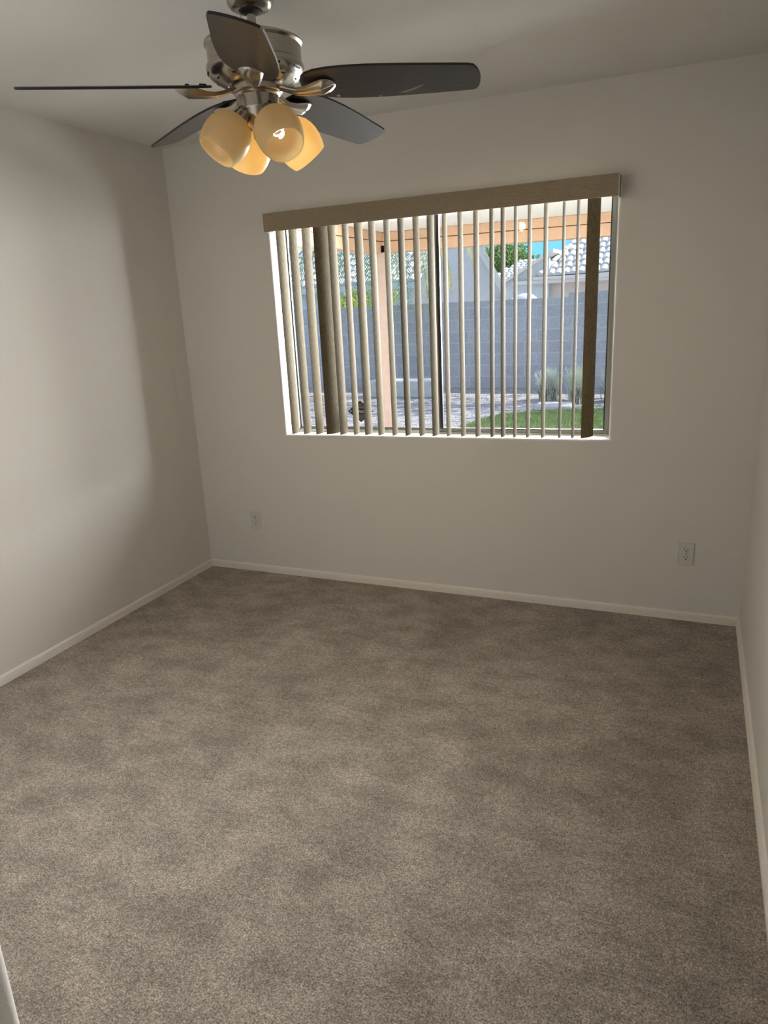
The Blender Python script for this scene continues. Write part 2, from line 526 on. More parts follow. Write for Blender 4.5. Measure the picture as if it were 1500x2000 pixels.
tx.body = 'Protection'; tx.size = 0.0255; tx.align_x = 'CENTER'; tx.align_y = 'CENTER'; tx.extrude = 0.0002; tx.offset = 0.0004
tx.materials.append(M_st_white)
to = bpy.data.objects.new('text_curve', tx)
COL.objects.link(to)
bpy.context.view_layer.update()
tm = bpy.data.meshes.new_from_object(to.evaluated_get(bpy.context.evaluated_depsgraph_get()))
bpy.data.objects.remove(to)
to = bpy.data.objects.new('lettering', tm)
COL.objects.link(to)
to.parent = stk; to.location = (0.009, -0.0017, 0.0010); to.rotation_euler = (PI / 2, 0, 0)

# ------------------------------------------------------------------ vertical blind
SL = [(0.715, -2.2), (0.793, -0.4), (0.872, 1.6), (0.954, 29.3), (1.022, 2.0), (1.099, -4.9), (1.172, 3.1), (1.247, -1.2),
      (1.327, -3.7), (1.403, -0.6), (1.482, -0.4), (1.557, 2.9), (1.628, -4.5), (1.707, -2.1), (1.785, -0.1), (1.86, -2.8),
      (1.914, -1.7), (1.973, -5.1), (2.039, -2.2), (2.113, -0.7), (2.193, -5.0), (2.256, -4.0), (2.325, 32.0)]
bl = thing('vertical_blind', (1.53, -0.02, 0.89), 'tan vertical blind with open slats and valance across the window', 'blind')
BO = Vector(bl.location)
VX0, VX1, VY = 0.658, 2.430, -0.090
def TB(x, y, z):
    return (x - BO.x, y - BO.y, z + (x - 1.53) * 0.006 - BO.z)
b = MB()
b.box(VX0, VX1, VY, VY + 0.007, 1.9575, 2.0475, 0, TB)
b.box(VX0, VX0 + 0.006, VY + 0.007, -0.001, 1.9575, 2.0475, 0, TB)
b.box(VX1 - 0.006, VX1, VY + 0.007, -0.001, 1.9575, 2.0475, 0, TB)
b.build('valance', M_valance, bl, bevel=0.001)
b = MB(); b.box(VX1 - 0.001, VX1 + 0.0025, VY - 0.002, VY + 0.010, 1.955, 2.050, 0, TB)
b.build('valance_clip', M_clip, bl)
b = MB(); b.box(VX0 + 0.01, VX1 - 0.01, -0.045, -0.001, 1.985, 2.020, 0, TB)
b.build('headrail', M_alu, bl, bevel=0.003)
SW, ST = 0.0885, 0.0014
def slat_mesh():
    n = 10
    prof = []
    for side in (1, -1):
        rng = range(n + 1) if side > 0 else range(n, -1, -1)
        for i in rng:
            t = i / n - 0.5
            prof.append((t * SW, 0.0085 * (1 - 4 * t * t) - 0.004 + side * ST / 2))
    zl = [0, 0.36, 0.72, 1.09]
    b = MB()
    m = len(prof)
    vs = [(q, p, z) for z in zl for p, q in prof]
    fs = []
    for j in range(len(zl) - 1):
        for i in range(m):
            k = (i + 1) % m
            fs.append((j * m + i, j * m + k, (j + 1) * m + k, (j + 1) * m + i))
    for i in range(n):
        fs.append((i, i + 1, m - 2 - i, m - 1 - i))
        o_ = (len(zl) - 1) * m
        fs.append((o_ + i, o_ + i + 1, o_ + m - 2 - i, o_ + m - 1 - i))
    b.add(vs, fs)
    return b
slat0 = None
for i, (sx, al) in enumerate(SL):
    if slat0 is None:
        o_ = slat0 = slat_mesh().build('slat', M_slat, bl, smooth=True, angle=50)
    else:
        o_ = slat0.copy(); COL.objects.link(o_); o_.parent = bl
    o_.location = (sx - BO.x, 0, 0.0015 + (sx - 1.53) * 0.012)
    o_.rotation_euler = (0, 0, -rad(al))
    if i in (3, 22):
        o_['label'] = 'wide slat turned partly closed'

# ------------------------------------------------------------------ outlets
def outlet(loc, label):
    t = thing('wall_outlet', loc, label, 'outlet', 'white duplex outlets on the window wall')
    b = MB(); b.box(-0.035, 0.035, -0.006, 0.0, -0.057, 0.057)
    b.build('cover_plate', M_plastic, t, bevel=0.003, seg=3)
    for s in (1, -1):
        b = MB()
        n = 28; poly = []
        for i in range(n):
            a = 2 * PI * i / n
            px, pz = 0.0172 * math.cos(a), 0.0172 * math.sin(a)
            poly.append((px, max(-0.0142, min(0.0142, pz))))
        b.prism(poly, lambda a, c, d: (a, d, c + s * 0.0195), -0.0078, -0.004)
        r = b.build('receptacle', M_plastic, t, bevel=0.0008)
        b = MB()
        b.box(-0.0078, -0.0052, -0.0081, -0.0070, s * 0.0195 + 0.0005, s * 0.0195 + 0.0085)
        b.box(0.0050, 0.0080, -0.0081, -0.0070, s * 0.0195 + 0.0010, s * 0.0195 + 0.0080)
        b.prism([(0.0032 * math.cos(k * PI / 6), 0.0032 * math.sin(k * PI / 6)) for k in range(12)],
                lambda a, c, d: (a, d, c + s * 0.0195 - 0.0068), -0.0081, -0.0070)
        b.build('slots', M_dark, r)
    b = MB(); b.prism([(0.0028 * math.cos(k * PI / 6), 0.0028 * math.sin(k * PI / 6)) for k in range(12)],
                      lambda a, c, d: (a, d, c), -0.0072, -0.005)
    b.build('screw', M_nickel, t)
    return t
outlet((0.369, 0.0, 0.332), 'white duplex outlet left of the window, near the corner')
outlet((2.801, 0.0, 0.343), 'white duplex outlet right of the window, near the right wall')
b = MB(); b.lathe([(0.0, -0.004), (0.004, -0.0035), (0.008, -0.001), (0.010, 0.0)], 12, Matrix.Rotation(-PI / 2, 4, 'X'))
tag(b.build('wall_anchor', M_wall, None, (2.75, 0.0, 0.142), smooth=True), 'tiny painted bump on the wall below the right outlet', 'wall anchor')

# ------------------------------------------------------------------ ceiling fan
FX, FY, FZ, FR = 1.534, -1.485, 2.2022, 0.6566
DROOP = 0.0655
fan = thing('ceiling_fan', (FX, FY, H), 'pewter ceiling fan with five dark blades and four lit glass shades', 'ceiling fan')
def at(z):
    return z - H
prof = lambda *p: [(r, at(z)) for r, z in p]
b = MB(); b.lathe(prof((0.0, 2.4395), (0.060, 2.4395), (0.0675, 2.435), (0.068, 2.425), (0.066, 2.412), (0.058, 2.401), (0.046, 2.3955), (0.034, 2.3945), (0.033, 2.400), (0.0, 2.402)))
b.build('ceiling_canopy', M_nickel, fan, smooth=True)
b = MB(); b.lathe(prof((0.0325, 2.399), (0.030, 2.391), (0.020, 2.386), (0.0135, 2.3845), (0.0, 2.3845)))
b.build('hanger_ball', M_dark, fan, smooth=True)
b = MB(); b.lathe(prof((0.013, 2.39), (0.013, 2.32)), 24)
b.lathe(prof((0.0, 2.345), (0.019, 2.344), (0.021, 2.338), (0.021, 2.318)), 24)
b.build('downrod', M_nickel, fan, smooth=True)
b = MB(); b.tube([(-0.012, -0.03, at(2.398)), (-0.015, -0.034, at(2.36)), (-0.02, -0.036, at(2.325))], 0.0008, 6)
b.build('safety_wire', M_dark, fan)
b = MB(); b.lathe(prof((0.018, 2.330), (0.055, 2.327), (0.105, 2.321), (0.132, 2.316), (0.1425, 2.311), (0.1430, 2.306), (0.1395, 2.3025),
                       (0.1365, 2.300), (0.1365, 2.258), (0.1375, 2.257), (0.1415, 2.2515), (0.1430, 2.244), (0.1410, 2.235),
                       (0.1330, 2.224), (0.1200, 2.214), (0.105, 2.2065), (0.092, 2.2025), (0.085, 2.2015), (0.084, 2.205), (0.0, 2.207)), 72)
mh = b.build('motor_housing', M_nickel, fan, smooth=True)
for i in range(20):
    a = 2 * PI * i / 20
    u = Vector((math.cos(a), math.sin(a), 0)); w = Vector((-u.y, u.x, 0))
    if i % 2 == 0:
        p0 = u * 0.1375 + Vector((0, 0, at(2.2315))); half = 0.017; th = 0.0028
    else:
        p0 = u * 0.1185 + Vector((0, 0, at(2.2145))); half = 0.006; th = 0.005
    d = (u * 0.66 + Vector((0, 0, 0.75))).normalized()
    nrm = (u * 0.75 - Vector((0, 0, 0.66))).normalized()
    vs = [p0 + w * sx * half + d * sd * th + nrm * sn * 0.0014 for sn in (-1, 1) for sd in (-1, 1) for sx in (-1, 1)]
    b = MB()
    b.add(vs, [(0, 2, 3, 1), (4, 5, 7, 6), (0, 1, 5, 4), (2, 6, 7, 3), (0, 4, 6, 2), (1, 3, 7, 5)])
    b.build('vent_slot', M_dark, mh)
b = MB(); b.lathe(prof((0.0, 2.2065), (0.070, 2.206), (0.0735, 2.203), (0.0735, 2.184), (0.070, 2.181), (0.0, 2.181)), 60)
b.build('flywheel', M_nickel, fan, smooth=True)
b = MB(); b.lathe(prof((0.060, 2.183), (0.0665, 2.182), (0.0680, 2.178), (0.0655, 2.174), (0.0630, 2.172), (0.0620, 2.140), (0.0620, 2.134),
                       (0.0600, 2.131), (0.0600, 2.120), (0.0560, 2.110), (0.0440, 2.099), (0.0300, 2.093), (0.0240, 2.086), (0.0225, 2.062), (0.0180, 2.056), (0.0, 2.054)), 60)
sh = b.build('switch_housing', M_nickel, fan, smooth=True)
b = MB(); b.lathe([(0.0, 0), (0.0028, -0.001), (0.0035, -0.006), (0.0, -0.008)], 12, Matrix.Translation((0.0, 0.0, at(2.056))))
b.build('finial', M_nickel, sh, smooth=True)
b = MB(); b.box(0.0615, 0.0635, -0.006, 0.006, at(2.139), at(2.151))
ps = b.build('switch_slot', M_dark, sh); ps.rotation_euler = (0, 0, rad(-28))

# blades: local x outwards, y along the rotation, z up; pitched about x
TH0, PITCH = rad(9.9005), rad(-15.007)
def blade_outline():
    top = [(0.137, 0.004), (0.139, 0.022), (0.147, 0.039), (0.162, 0.0535), (0.190, 0.0665), (0.235, 0.0755), (0.290, 0.0795), (0.350, 0.0795),
           (0.430, 0.0760), (0.520, 0.0695), (0.600, 0.0635), (0.630, 0.0605), (0.644, 0.0550), (0.6530, 0.0380), (0.6570, 0.0190), (0.6585, 0.0)]
    return top + [(x, -y) for x, y in reversed(top[:-1])]
def make_blade(scuffed=False):
    b = MB()
    pl = blade_outline(); n = len(pl); t = 0.0032
    ci = lambda f: [(x + (0.40 - x) * f * 0.35, y * (1 - f)) for x, y in pl]
    vs = [(x, y, t) for x, y in pl] + [(x, y, -t) for x, y in pl]
    b.add(vs, [tuple(range(n)), tuple(reversed(range(n, 2 * n)))], 0)
    b.add(vs, [(i, (i + 1) % n, n + (i + 1) % n, n + i) for i in range(n)], 1)
    return b
def make_iron():
    """curved ribbed arm ending in a scalloped pad under the blade root"""
    b = MB()
    #       r      half    zc       drop
    sec = [(0.060, 0.0175, -0.002, 0.012), (0.085, 0.0165, -0.007, 0.011), (0.105, 0.0170, -0.0135, 0.011), (0.130, 0.0190, -0.0175, 0.012),
           (0.155, 0.0235, -0.0160, 0.015), (0.180, 0.0295, -0.0100, 0.020), (0.203, 0.0350, -0.0052, 0.0240), (0.206, 0.0355, -0.0048, 0.0240),
           (0.218, 0.0340, -0.0042, 0.0190), (0.230, 0.0280, -0.0038, 0.0120), (0.238, 0.0170, -0.0035, 0.0055), (0.242, 0.0040, -0.0033, 0.0015)]
    n = 24
    vs = []
    for r, hw, zc, dr in sec:
        for i in range(n + 1):
            s = -1 + 2 * i / n
            arch = (1 - abs(s) ** 2.2)
            rib = 0.10 * dr * math.cos(s * PI * 3.0)
            vs.append((r, s * hw, zc - dr * arch - (rib if abs(s) < 0.93 else 0)))
        for i in range(n, -1, -1):
            s = -1 + 2 * i / n
            vs.append((r, s * hw, zc + 0.0015))
    m = 2 * (n + 1)
    fs = []
    for j in range(len(sec) - 1):
        for i in range(m):
            k = (i + 1) % m
            fs.append((j * m + i, j * m + k, (j + 1) * m + k, (j + 1) * m + i))
    fs.append(tuple(range(m))); fs.append(tuple((len(sec) - 1) * m + i for i in range(m)))
    b.add(vs, fs)
    return b
blade0 = None
for k in range(5):
    if blade0 is None:
        o_ = blade0 = make_blade().build('blade', [M_blade, M_edge], fan, bevel=0.0)
        ir = make_iron().build('blade_iron', M_nickel, o_, smooth=True, angle=50)
        ir.rotation_euler = (-PITCH * 0.55, 0, 0)
        for sx, sy in ((0.160, 0.022), (0.160, -0.022), (0.205, 0.0)):
            b = MB()
            b.lathe([(0.0, 0.0075), (0.005, 0.0070), (0.0062, 0.0050), (0.0062, 0.0030)], 12, Matrix.Translation((sx, sy, 0)))
            b.build('screw', M_dark, o_, smooth=True)
    else:
        o_ = copy_tree(blade0, fan)
    o_.location = (0, 0, FZ - H)
    o_.rotation_euler = (Matrix.Rotation(TH0 + k * 2 * PI / 5, 3, 'Z') @ Matrix.Rotation(DROOP, 3, 'Y') @ Matrix.Rotation(PITCH, 3, 'X')).to_euler()
    if k == 0:
        blade_r = o_
for poly in ([(0.352, 0.0760), (0.360, 0.0680), (0.366, 0.0770), (0.360, 0.0785)],
             [(0.415, 0.0590), (0.430, 0.0550), (0.455, 0.0440), (0.482, 0.0290), (0.500, 0.0210), (0.492, 0.0290), (0.462, 0.0490), (0.436, 0.0610)],
             [(0.226, 0.062), (0.236, 0.055), (0.240, 0.065), (0.232, 0.072)]):
    b = MB()
    b.prism(poly, lambda a, c, d: (a, c, d), -0.0034, -0.0031)
    tag(b.build('scuff_mark', M_scuff, blade_r), 'pale scratch under the blade')

# light kit: four tilted shades with spiral bulbs
LX, LY, LR, LZ, LTH, LTAU = 0.0109, -0.0089, 0.1502, 2.0126, rad(-35.66), rad(40.8)
for k in range(4):
    a = LTH + k * PI / 2
    u = Vector((math.cos(a), math.sin(a), 0))
    ax = Vector((-math.sin(LTAU) * u.x, -math.sin(LTAU) * u.y, math.cos(LTAU)))   # mouth -> top
    mouth = Vector((LX, LY, LZ - H)) + u * LR
    Rm = ax.to_track_quat('Z', 'Y').to_matrix().to_4x4()
    Mx = Matrix.Translation(mouth) @ Rm
    hs = MB()
    hs.lathe([(0.0, 0.158), (0.017, 0.157), (0.021, 0.150), (0.021, 0.138), (0.024, 0.136), (0.026, 0.124), (0.0275, 0.118), (0.0, 0.118)], 32, Mx)
    top = Mx @ Vector((0, 0, 0.150))
    hub = Vector((0, 0, at(2.108))) + u * 0.030
    mid = (top + hub) / 2 + Vector((0, 0, 0.014))
    hs.tube([hub, hub * 0.6 + mid * 0.4 + Vector((0, 0, 0.004)), mid, top], 0.010, 14)
    arm = hs.build('lamp_arm', M_nickel, fan, smooth=True)
    b = MB()
    outer = [(0.0575, 0.0), (0.0610, 0.008), (0.0655, 0.022), (0.0690, 0.040), (0.0698, 0.056), (0.0675, 0.074), (0.0610, 0.092),
             (0.0500, 0.107), (0.0370, 0.117), (0.0270, 0.121)]
    inner = [(r - 0.003, z + (0.0 if i == 0 else -0.001)) for i, (r, z) in enumerate(outer)]
    b.lathe(outer + list(reversed(inner)) + [outer[0]], 56, Mx)
    shd = b.build('lamp_shade', M_shade, fan, smooth=True, angle=60)
    b = MB()
    b.lathe([(0.012, 0.118), (0.014, 0.100), (0.014, 0.088), (0.0, 0.086)], 20, Mx)
    b.build('bulb_base', M_plastic, shd, smooth=True)
    b = MB()
    pts = []
    for i in range(61):
        f = i / 60; an = f * 2 * PI * 2.75
        rr = 0.0062 + 0.0095 * max(0.0, math.sin(min(1.0, f * 0.95 + 0.03) * PI)) ** 0.6
        pts.append(Mx @ Vector((rr * math.cos(an), rr * math.sin(an), 0.088 - 0.048 * f)))
    b.tube(pts, 0.0026, 8)
    b.build('spiral_bulb', M_bulb if k in (1, 2) else M_bulb_dim, shd, smooth=True)
    sp_ = lamp('fan_bulb_light', 'SPOT', 8.0 if k in (1, 2) else 7.0, (1.0, 0.86, 0.66), (0, 0, 0), None, spot_size=rad(128), spot_blend=0.9, shadow_soft_size=0.03)
    sp_.parent = fan
    sp_.location = mouth + ax * 0.012
    sp_.rotation_euler = (-ax).to_track_quat('-Z', 'Y').to_euler()

# ------------------------------------------------------------------ outdoors: ground, wall, patio
b = MB(); b.box(-40, 40, 0.16, 90, -0.2, 0.0)
tag(b.build('ground', M_gravel), 'pale gravel ground of the back yard', 'gravel', kind='structure')

YW = 9.3
b = MB()
b.box(-14, 0.735, YW, YW + 0.15, 0.0, 1.515)
b.box(0.735, 9, YW - 0.004, YW + 0.155, 0.0, 1.585)
tag(b.build('block_wall', M_block), 'long grey concrete block garden wall behind the gravel yard', 'garden wall')

pc = thing('patio_cover', (0.07, 2.8, 0), 'covered patio roof with tan beams and one pinkish post outside the window', 'patio cover')
def box_at(b, o, x0, x1, y0, y1, z0, z1):
    b.box(x0 - o.x, x1 - o.x, y0 - o.y, y1 - o.y, z0 - o.z, z1 - o.z)
P0 = Vector(pc.location)
b = MB(); box_at(b, P0, 0.003, 0.133, 2.80, 2.93, 0.0, 2.07)
b.build('post', M_post, pc, bevel=0.006)
b = MB(); box_at(b, P0, -0.05, 6.0, 2.80, 2.95, 2.0, 2.095)
box_at(b, P0, -0.05, 6.0, 2.79, 2.96, 2.10, 2.175)
b.build('front_beam', M_stucco_tan, pc, bevel=0.004)
b = MB(); box_at(b, P0, -0.05, 0.10, 0.17, 2.79, 2.0, 2.095)
box_at(b, P0, -0.06, 0.11, 0.17, 2.78, 2.10, 2.175)
b.build('side_beam', M_stucco_tan, pc, bevel=0.004)
b = MB(); box_at(b, P0, -0.3, 6.0, 0.17, 3.2, 2.176, 2.30)
b.build('patio_ceiling', M_patio_ceil, pc)

# house body above and beside the room so daylight only comes in through the opening
b = MB(); b.box(-6, 8, -7, 0.15, H + 0.125, H + 0.4)
tag(b.build('roof_slab', M_stucco_lav), 'roof over the room, out of view', 'roof', kind='structure')

# low planter block and flat slab
b = MB(); b.box(-0.60, 0.60, -0.22, 0.22, 0.0, 0.285); 
o_ = tag(b.build('planter_block', M_concrete, None, (-1.80, 8.05, 0.0), bevel=0.02),
         'long low pale concrete block on the gravel before the garden wall', 'concrete block')
b = MB(); b.box(-0.26, 0.26, -0.20, 0.20, 0.0, 0.075)
tag(b.build('paving_slab', M_concrete, None, (0.97, 6.82, 0.0), bevel=0.02),
    'short pale concrete slab at the lawn edge beside the grass clump', 'paving slab')

# lawn: soil patch with blades
random.seed(4)
LP = [(0.02, 4.2), (0.085, 5.121), (0.163, 5.602), (0.267, 5.995), (0.394, 6.23), (0.716, 6.422), (1.051, 6.60), (1.414, 6.74), (1.9, 6.95),
      (3.2, 7.1), (3.2, 3.2), (0.3, 3.2)]
def inside(x, y, P):
    r = False
    for i in range(len(P)):
        (x0, y0), (x1, y1) = P[i], P[i - 1]
        if (y0 > y) != (y1 > y) and x < (x1 - x0) * (y - y0) / (y1 - y0) + x0: r = not r
    return r
b = MB()
b.prism(LP, lambda a, c, d: (a, c, d), 0.0, 0.012)
cnt = 0
while cnt < 16000:
    x, y = random.uniform(0, 2.3), random.uniform(4.6, 7.1)
    if not inside(x, y, LP): continue
    cnt += 1
    h = random.uniform(0.025, 0.055); an = random.uniform(0, PI); w = 0.004
    dx, dy = math.cos(an) * w, math.sin(an) * w
    lx, ly = random.uniform(-0.02, 0.02), random.uniform(-0.02, 0.02)
    b.add([(x - dx, y - dy, 0.01), (x + dx, y + dy, 0.01), (x + lx, y + ly, 0.01 + h)], [(0, 1, 2)], 1)
tag(b.build('lawn_grass', [M_soil, M_grass]), 'curved patch of short green lawn below the window view', 'lawn', kind='stuff')

# silver grass clumps
def clump(loc, hgt, spread, n, seed, label):
    rnd = random.Random(seed)
    b = MB()
    for i in range(n):
        an = rnd.uniform(0, 2 * PI); lean = rnd.random() ** 0.6 * spread
        l = hgt * rnd.uniform(0.55, 1.08)
        bx, by = rnd.gauss(0, 0.05), rnd.gauss(0, 0.05)
        d = Vector((math.cos(an), math.sin(an), 0)); s = Vector((-d.y, d.x, 0))
        w = rnd.uniform(0.005, 0.0095)
        pts = []
        for j in range(5):
            t = j / 4
            pts.append(Vector((bx, by, 0)) + d * lean * t ** 1.6 + Vector((0, 0, l * (t - 0.18 * t * t * lean / spread))))
        mi = 1 if rnd.random() < 0.28 else 0
        if mi: pts = [Vector((p.x, p.y, p.z * 0.55)) for p in pts]
        vs = []
        for j, p in enumerate(pts):
            ww = w * (1 - 0.8 * j / 4)
            vs += [p - s * ww, p + s * ww]
        b.add(vs, [(2 * j, 2 * j + 1, 2 * j + 3, 2 * j + 2) for j in range(4)], mi)
        if rnd.random() < 0.25 and not mi:
            p = pts[-1]
            for q in range(5):
                e = p + Vector((rnd.gauss(0, 0.012), rnd.gauss(0, 0.012), rnd.uniform(-0.04, 0.02)))
                b.add([e - s * 0.004, e + s * 0.004, e + d * 0.01 + Vector((0, 0, 0.022))], [(0, 1, 2)], 0)
    return tag(b.build('grass_clump', [M_silver, M_thatch], None, loc), label, 'ornamental grass', 'silver grass clumps by the lawn')
clump((0.72, 7.74, 0), 0.50, 0.20, 760, 1, 'smaller silver green grass clump, left of the others by the garden wall')
clump((1.21, 7.42, 0), 0.55, 0.215, 1100, 2, 'tallest silver green grass clump, the middle one of three by the lawn')
clump((1.70, 7.64, 0), 0.53, 0.20, 950, 3, 'silver green grass clump at the right edge of the window view')

# ------------------------------------------------------------------ neighbours' houses
def tile_roof(b, eave0, u, s, width, length, tw, ex, keep=None, amp=None, mi=0):
    """barrel tiles laid in courses on the plane eave0 + u*a + s*c"""
    u = Vector(u).normalized(); s = Vector(s).normalized(); n = u.cross(s).normalized()
    if n.z < 0: n = -n
    amp = amp or tw * 0.22
    nx = 6
    cols = int(width / tw); rows = int(length / ex)
    E0 = Vector(eave0)
    for r in range(rows):
        for c in range(cols):
            a0 = c * tw + (0.15 * tw if r % 2 else 0); c0 = r * ex
            if keep and not keep(a0 + tw / 2, c0 + ex / 2): continue
            vs = []
            for q in (0, 1):
                for i in range(nx + 1):
                    f = i / nx
                    hgt = amp * max(0.0, math.sin(f * PI)) ** 0.7 + (0.045 if q == 0 else 0.0) * (ex / 0.36)
                    vs.append(E0 + u * (a0 + f * tw) + s * (c0 + (ex * 1.04 if q else 0)) + n * hgt)
            for i in range(nx + 1):
                f = i / nx
                vs.append(E0 + u * (a0 + f * tw) + s * c0 - n * 0.01)
            fs = [(i, i + 1, nx + 2 + i, nx + 1 + i) for i in range(nx)]
            fs += [(2 * (nx + 1) + i, 2 * (nx + 1) + i + 1, i + 1, i) for i in range(nx)]
            b.add(vs, fs, mi)

# right-hand house: big barrel-tile hip roof
YB = 25.0
rh = thing('tile_roof_house', (-0.5, YB + 4, 0), 'pink beige house with a large pale barrel tile roof at right beyond the wall', 'house')
O = Vector(rh.location)
sl = (0.0, math.cos(rad(31)), math.sin(rad(31)))
b = MB()
tile_roof(b, (-2.85 - O.x, YB - O.y, 2.24), (1, 0, 0.02), sl, 7.6, 5.0, 0.272, 0.42,
          keep=lambda a, c: a > c * 0.42 - 0.02, amp=0.075)
vs = [Vector((-2.85 - O.x, YB - O.y + 0.05, 2.20)), Vector((4.8 - O.x, YB - O.y + 0.05, 2.35)),
      Vector((4.8 - O.x, YB - O.y, 2.35)) + Vector(sl) * 5, Vector((-0.85 - O.x, YB - O.y, 2.2)) + Vector(sl) * 4.9]
b.add(vs, [(0, 1, 2, 3)])
b.add([vs[0], vs[3], vs[3] + Vector((1.5, 4.0, -2.2)), vs[0] + Vector((0.6, 4, 0))], [(0, 1, 2, 3)])
b.build('tile_roof', M_tile, rh)
b = MB()
for i in range(11):
    f = i / 10
    p0 = Vector((-2.87 - O.x, YB - O.y, 2.26)) + (Vector((0.42, 0, 0)) + Vector(sl)) * (4.6 * i / 11)
    p1 = p0 + (Vector((0.42, 0, 0)) + Vector(sl)) * 0.46
    b.tube([p0 + Vector((0, 0, 0.06)), p1 + Vector((0, 0, 0.03))], 0.10, 8)
b.build('hip_tiles', M_tile, rh, smooth=True)
b = MB(); box_at(b, O, -3.9, 5, YB - 0.02, YB + 0.06, 1.97, 2.10)
box_at(b, O, -3.1, 5, YB - 0.10, YB + 0.02, 2.11, 2.22)
b.build('fascia', M_fascia, rh)
b = MB(); box_at(b, O, -3.95, 5, YB + 0.5, YB + 9, 0.0, 2.05)
b.build('wall', M_stucco_pink, rh)
# cross gable at its left end
b = MB(); b.prism([(-4.25, 0.0), (-2.55, 0.0), (-2.55, 2.95), (-4.25, 2.02)], lambda a, c, d: (a - O.x, d - O.y, c), YB + 0.2, YB + 0.5)
b.build('gable_wall', M_stucco_grey, rh)
b = MB(); b.prism([(-4.40, 1.94), (-2.35, 3.06), (-2.35, 3.19), (-4.40, 2.07)], lambda a, c, d: (a - O.x, d - O.y, c), YB - 0.1, YB + 3)
b.build('gable_fascia', M_fascia, rh)

# middle distance house: small patch of tile roof
dh = thing('distant_house', (-7.5, 42, 0), 'distant low house with pale tile roof under the green tree', 'house')
O = Vector(dh.location)
b = MB()
sl = (0.0, math.cos(rad(24)), math.sin(rad(24)))
tile_roof(b, (-8.9 - O.x, 40 - O.y, 2.45), (1, 0, 0.0), sl, 5.2, 3.0, 0.30, 0.36, keep=lambda a, c: a > c * 0.45, amp=0.07)
b.add([Vector((-8.9 - O.x, 40 - O.y, 2.42)), Vector((-3.7 - O.x, 40 - O.y, 2.42)), Vector((-3.7 - O.x, 40 - O.y, 2.42)) + Vector(sl) * 3,
       Vector((-7.5 - O.x, 40 - O.y, 2.42)) + Vector(sl) * 3], [(0, 1, 2, 3)])
b.build('tile_roof', M_tile, dh)
b = MB(); box_at(b, O, -8.8, -3.8, 40.3, 46, 0, 2.45)
b.build('wall', M_stucco_pink, dh)

# gable house just beyond the wall
gh = thing('gable_house', (-2.6, 14, 0), 'pale lavender house with a steep gable end just beyond the garden wall', 'house')
O = Vector(gh.location)
YG = 13.5
GS = lambda a, c, d: (a - 0.27 * (d - YG) - O.x, d - O.y, c)     # the house recedes to the left
b = MB(); b.prism([(-3.95, 0.0), (-1.42, 0.0), (-1.42, 1.56), (-2.47, 3.45), (-3.95, 1.35)], GS, YG, YG + 5)
b.build('gable_wall', M_stucco_lav, gh)
b = MB(); b.prism([(-1.34, 1.46), (-2.42, 3.40), (-2.50, 3.52), (-2.36, 3.56), (-1.24, 1.52)], GS, YG - 0.14, YG + 5)
b.build('roof', M_tile, gh)
b = MB(); b.prism([(-1.36, 1.44), (-2.46, 3.36), (-2.42, 3.47), (-1.30, 1.50)], GS, YG - 0.19, YG - 0.13)
b.build('fascia', M_fascia, gh)
b = MB(); box_at(b, O, -1.62, -1.17, YG - 0.1, YG + 1, 1.38, 1.52)
b.build('eave_return', M_fascia, gh)

# left house behind the palm
lh = thing('white_roof_house', (-8, 22, 0), 'house with a bright pale tile roof behind the palm fronds', 'house')
O = Vector(lh.location)
sl = (0.0, math.cos(rad(32)), math.sin(rad(32)))
b = MB()
tile_roof(b, (-13.5 - O.x, 20 - O.y, 2.20), (1, 0, 0.0), sl, 9.0, 5.2, 0.30, 0.40, amp=0.08)
b.add([Vector((-13.5 - O.x, 20 - O.y, 2.17)), Vector((-4.5 - O.x, 20 - O.y, 2.17)), Vector((-4.5 - O.x, 20 - O.y, 2.17)) + Vector(sl) * 5.2,
       Vector((-13.5 - O.x, 20 - O.y, 2.17)) + Vector(sl) * 5.2], [(0, 1, 2, 3)])
b.build('tile_roof', M_tile, lh)
b = MB(); box_at(b, O, -13.5, -4.5, 19.95, 20.05, 1.98, 2.18)
b.build('fascia', M_stucco_grey, lh)
b = MB(); box_at(b, O, -13.2, -4.7, 20.4, 26, 0, 2.1)
b.build('wall', M_stucco_grey, lh)

# white rounded cover peeping over the wall
b = MB()
Mx = Matrix.Translation((-0.12, 9.85, 1.44)) @ Matrix.Diagonal((0.24, 0.20, 0.17, 1))
b.lathe([(0.0, 1.0)] + [(math.sin(t), math.cos(t)) for t in [PI / 24 * i for i in range(1, 13)]] + [(1.0, -8.5)], 28, Mx, cap1=True)
tag(b.build('rounded_cover', M_white, smooth=True), 'white rounded cover showing just above the garden wall', 'cover')

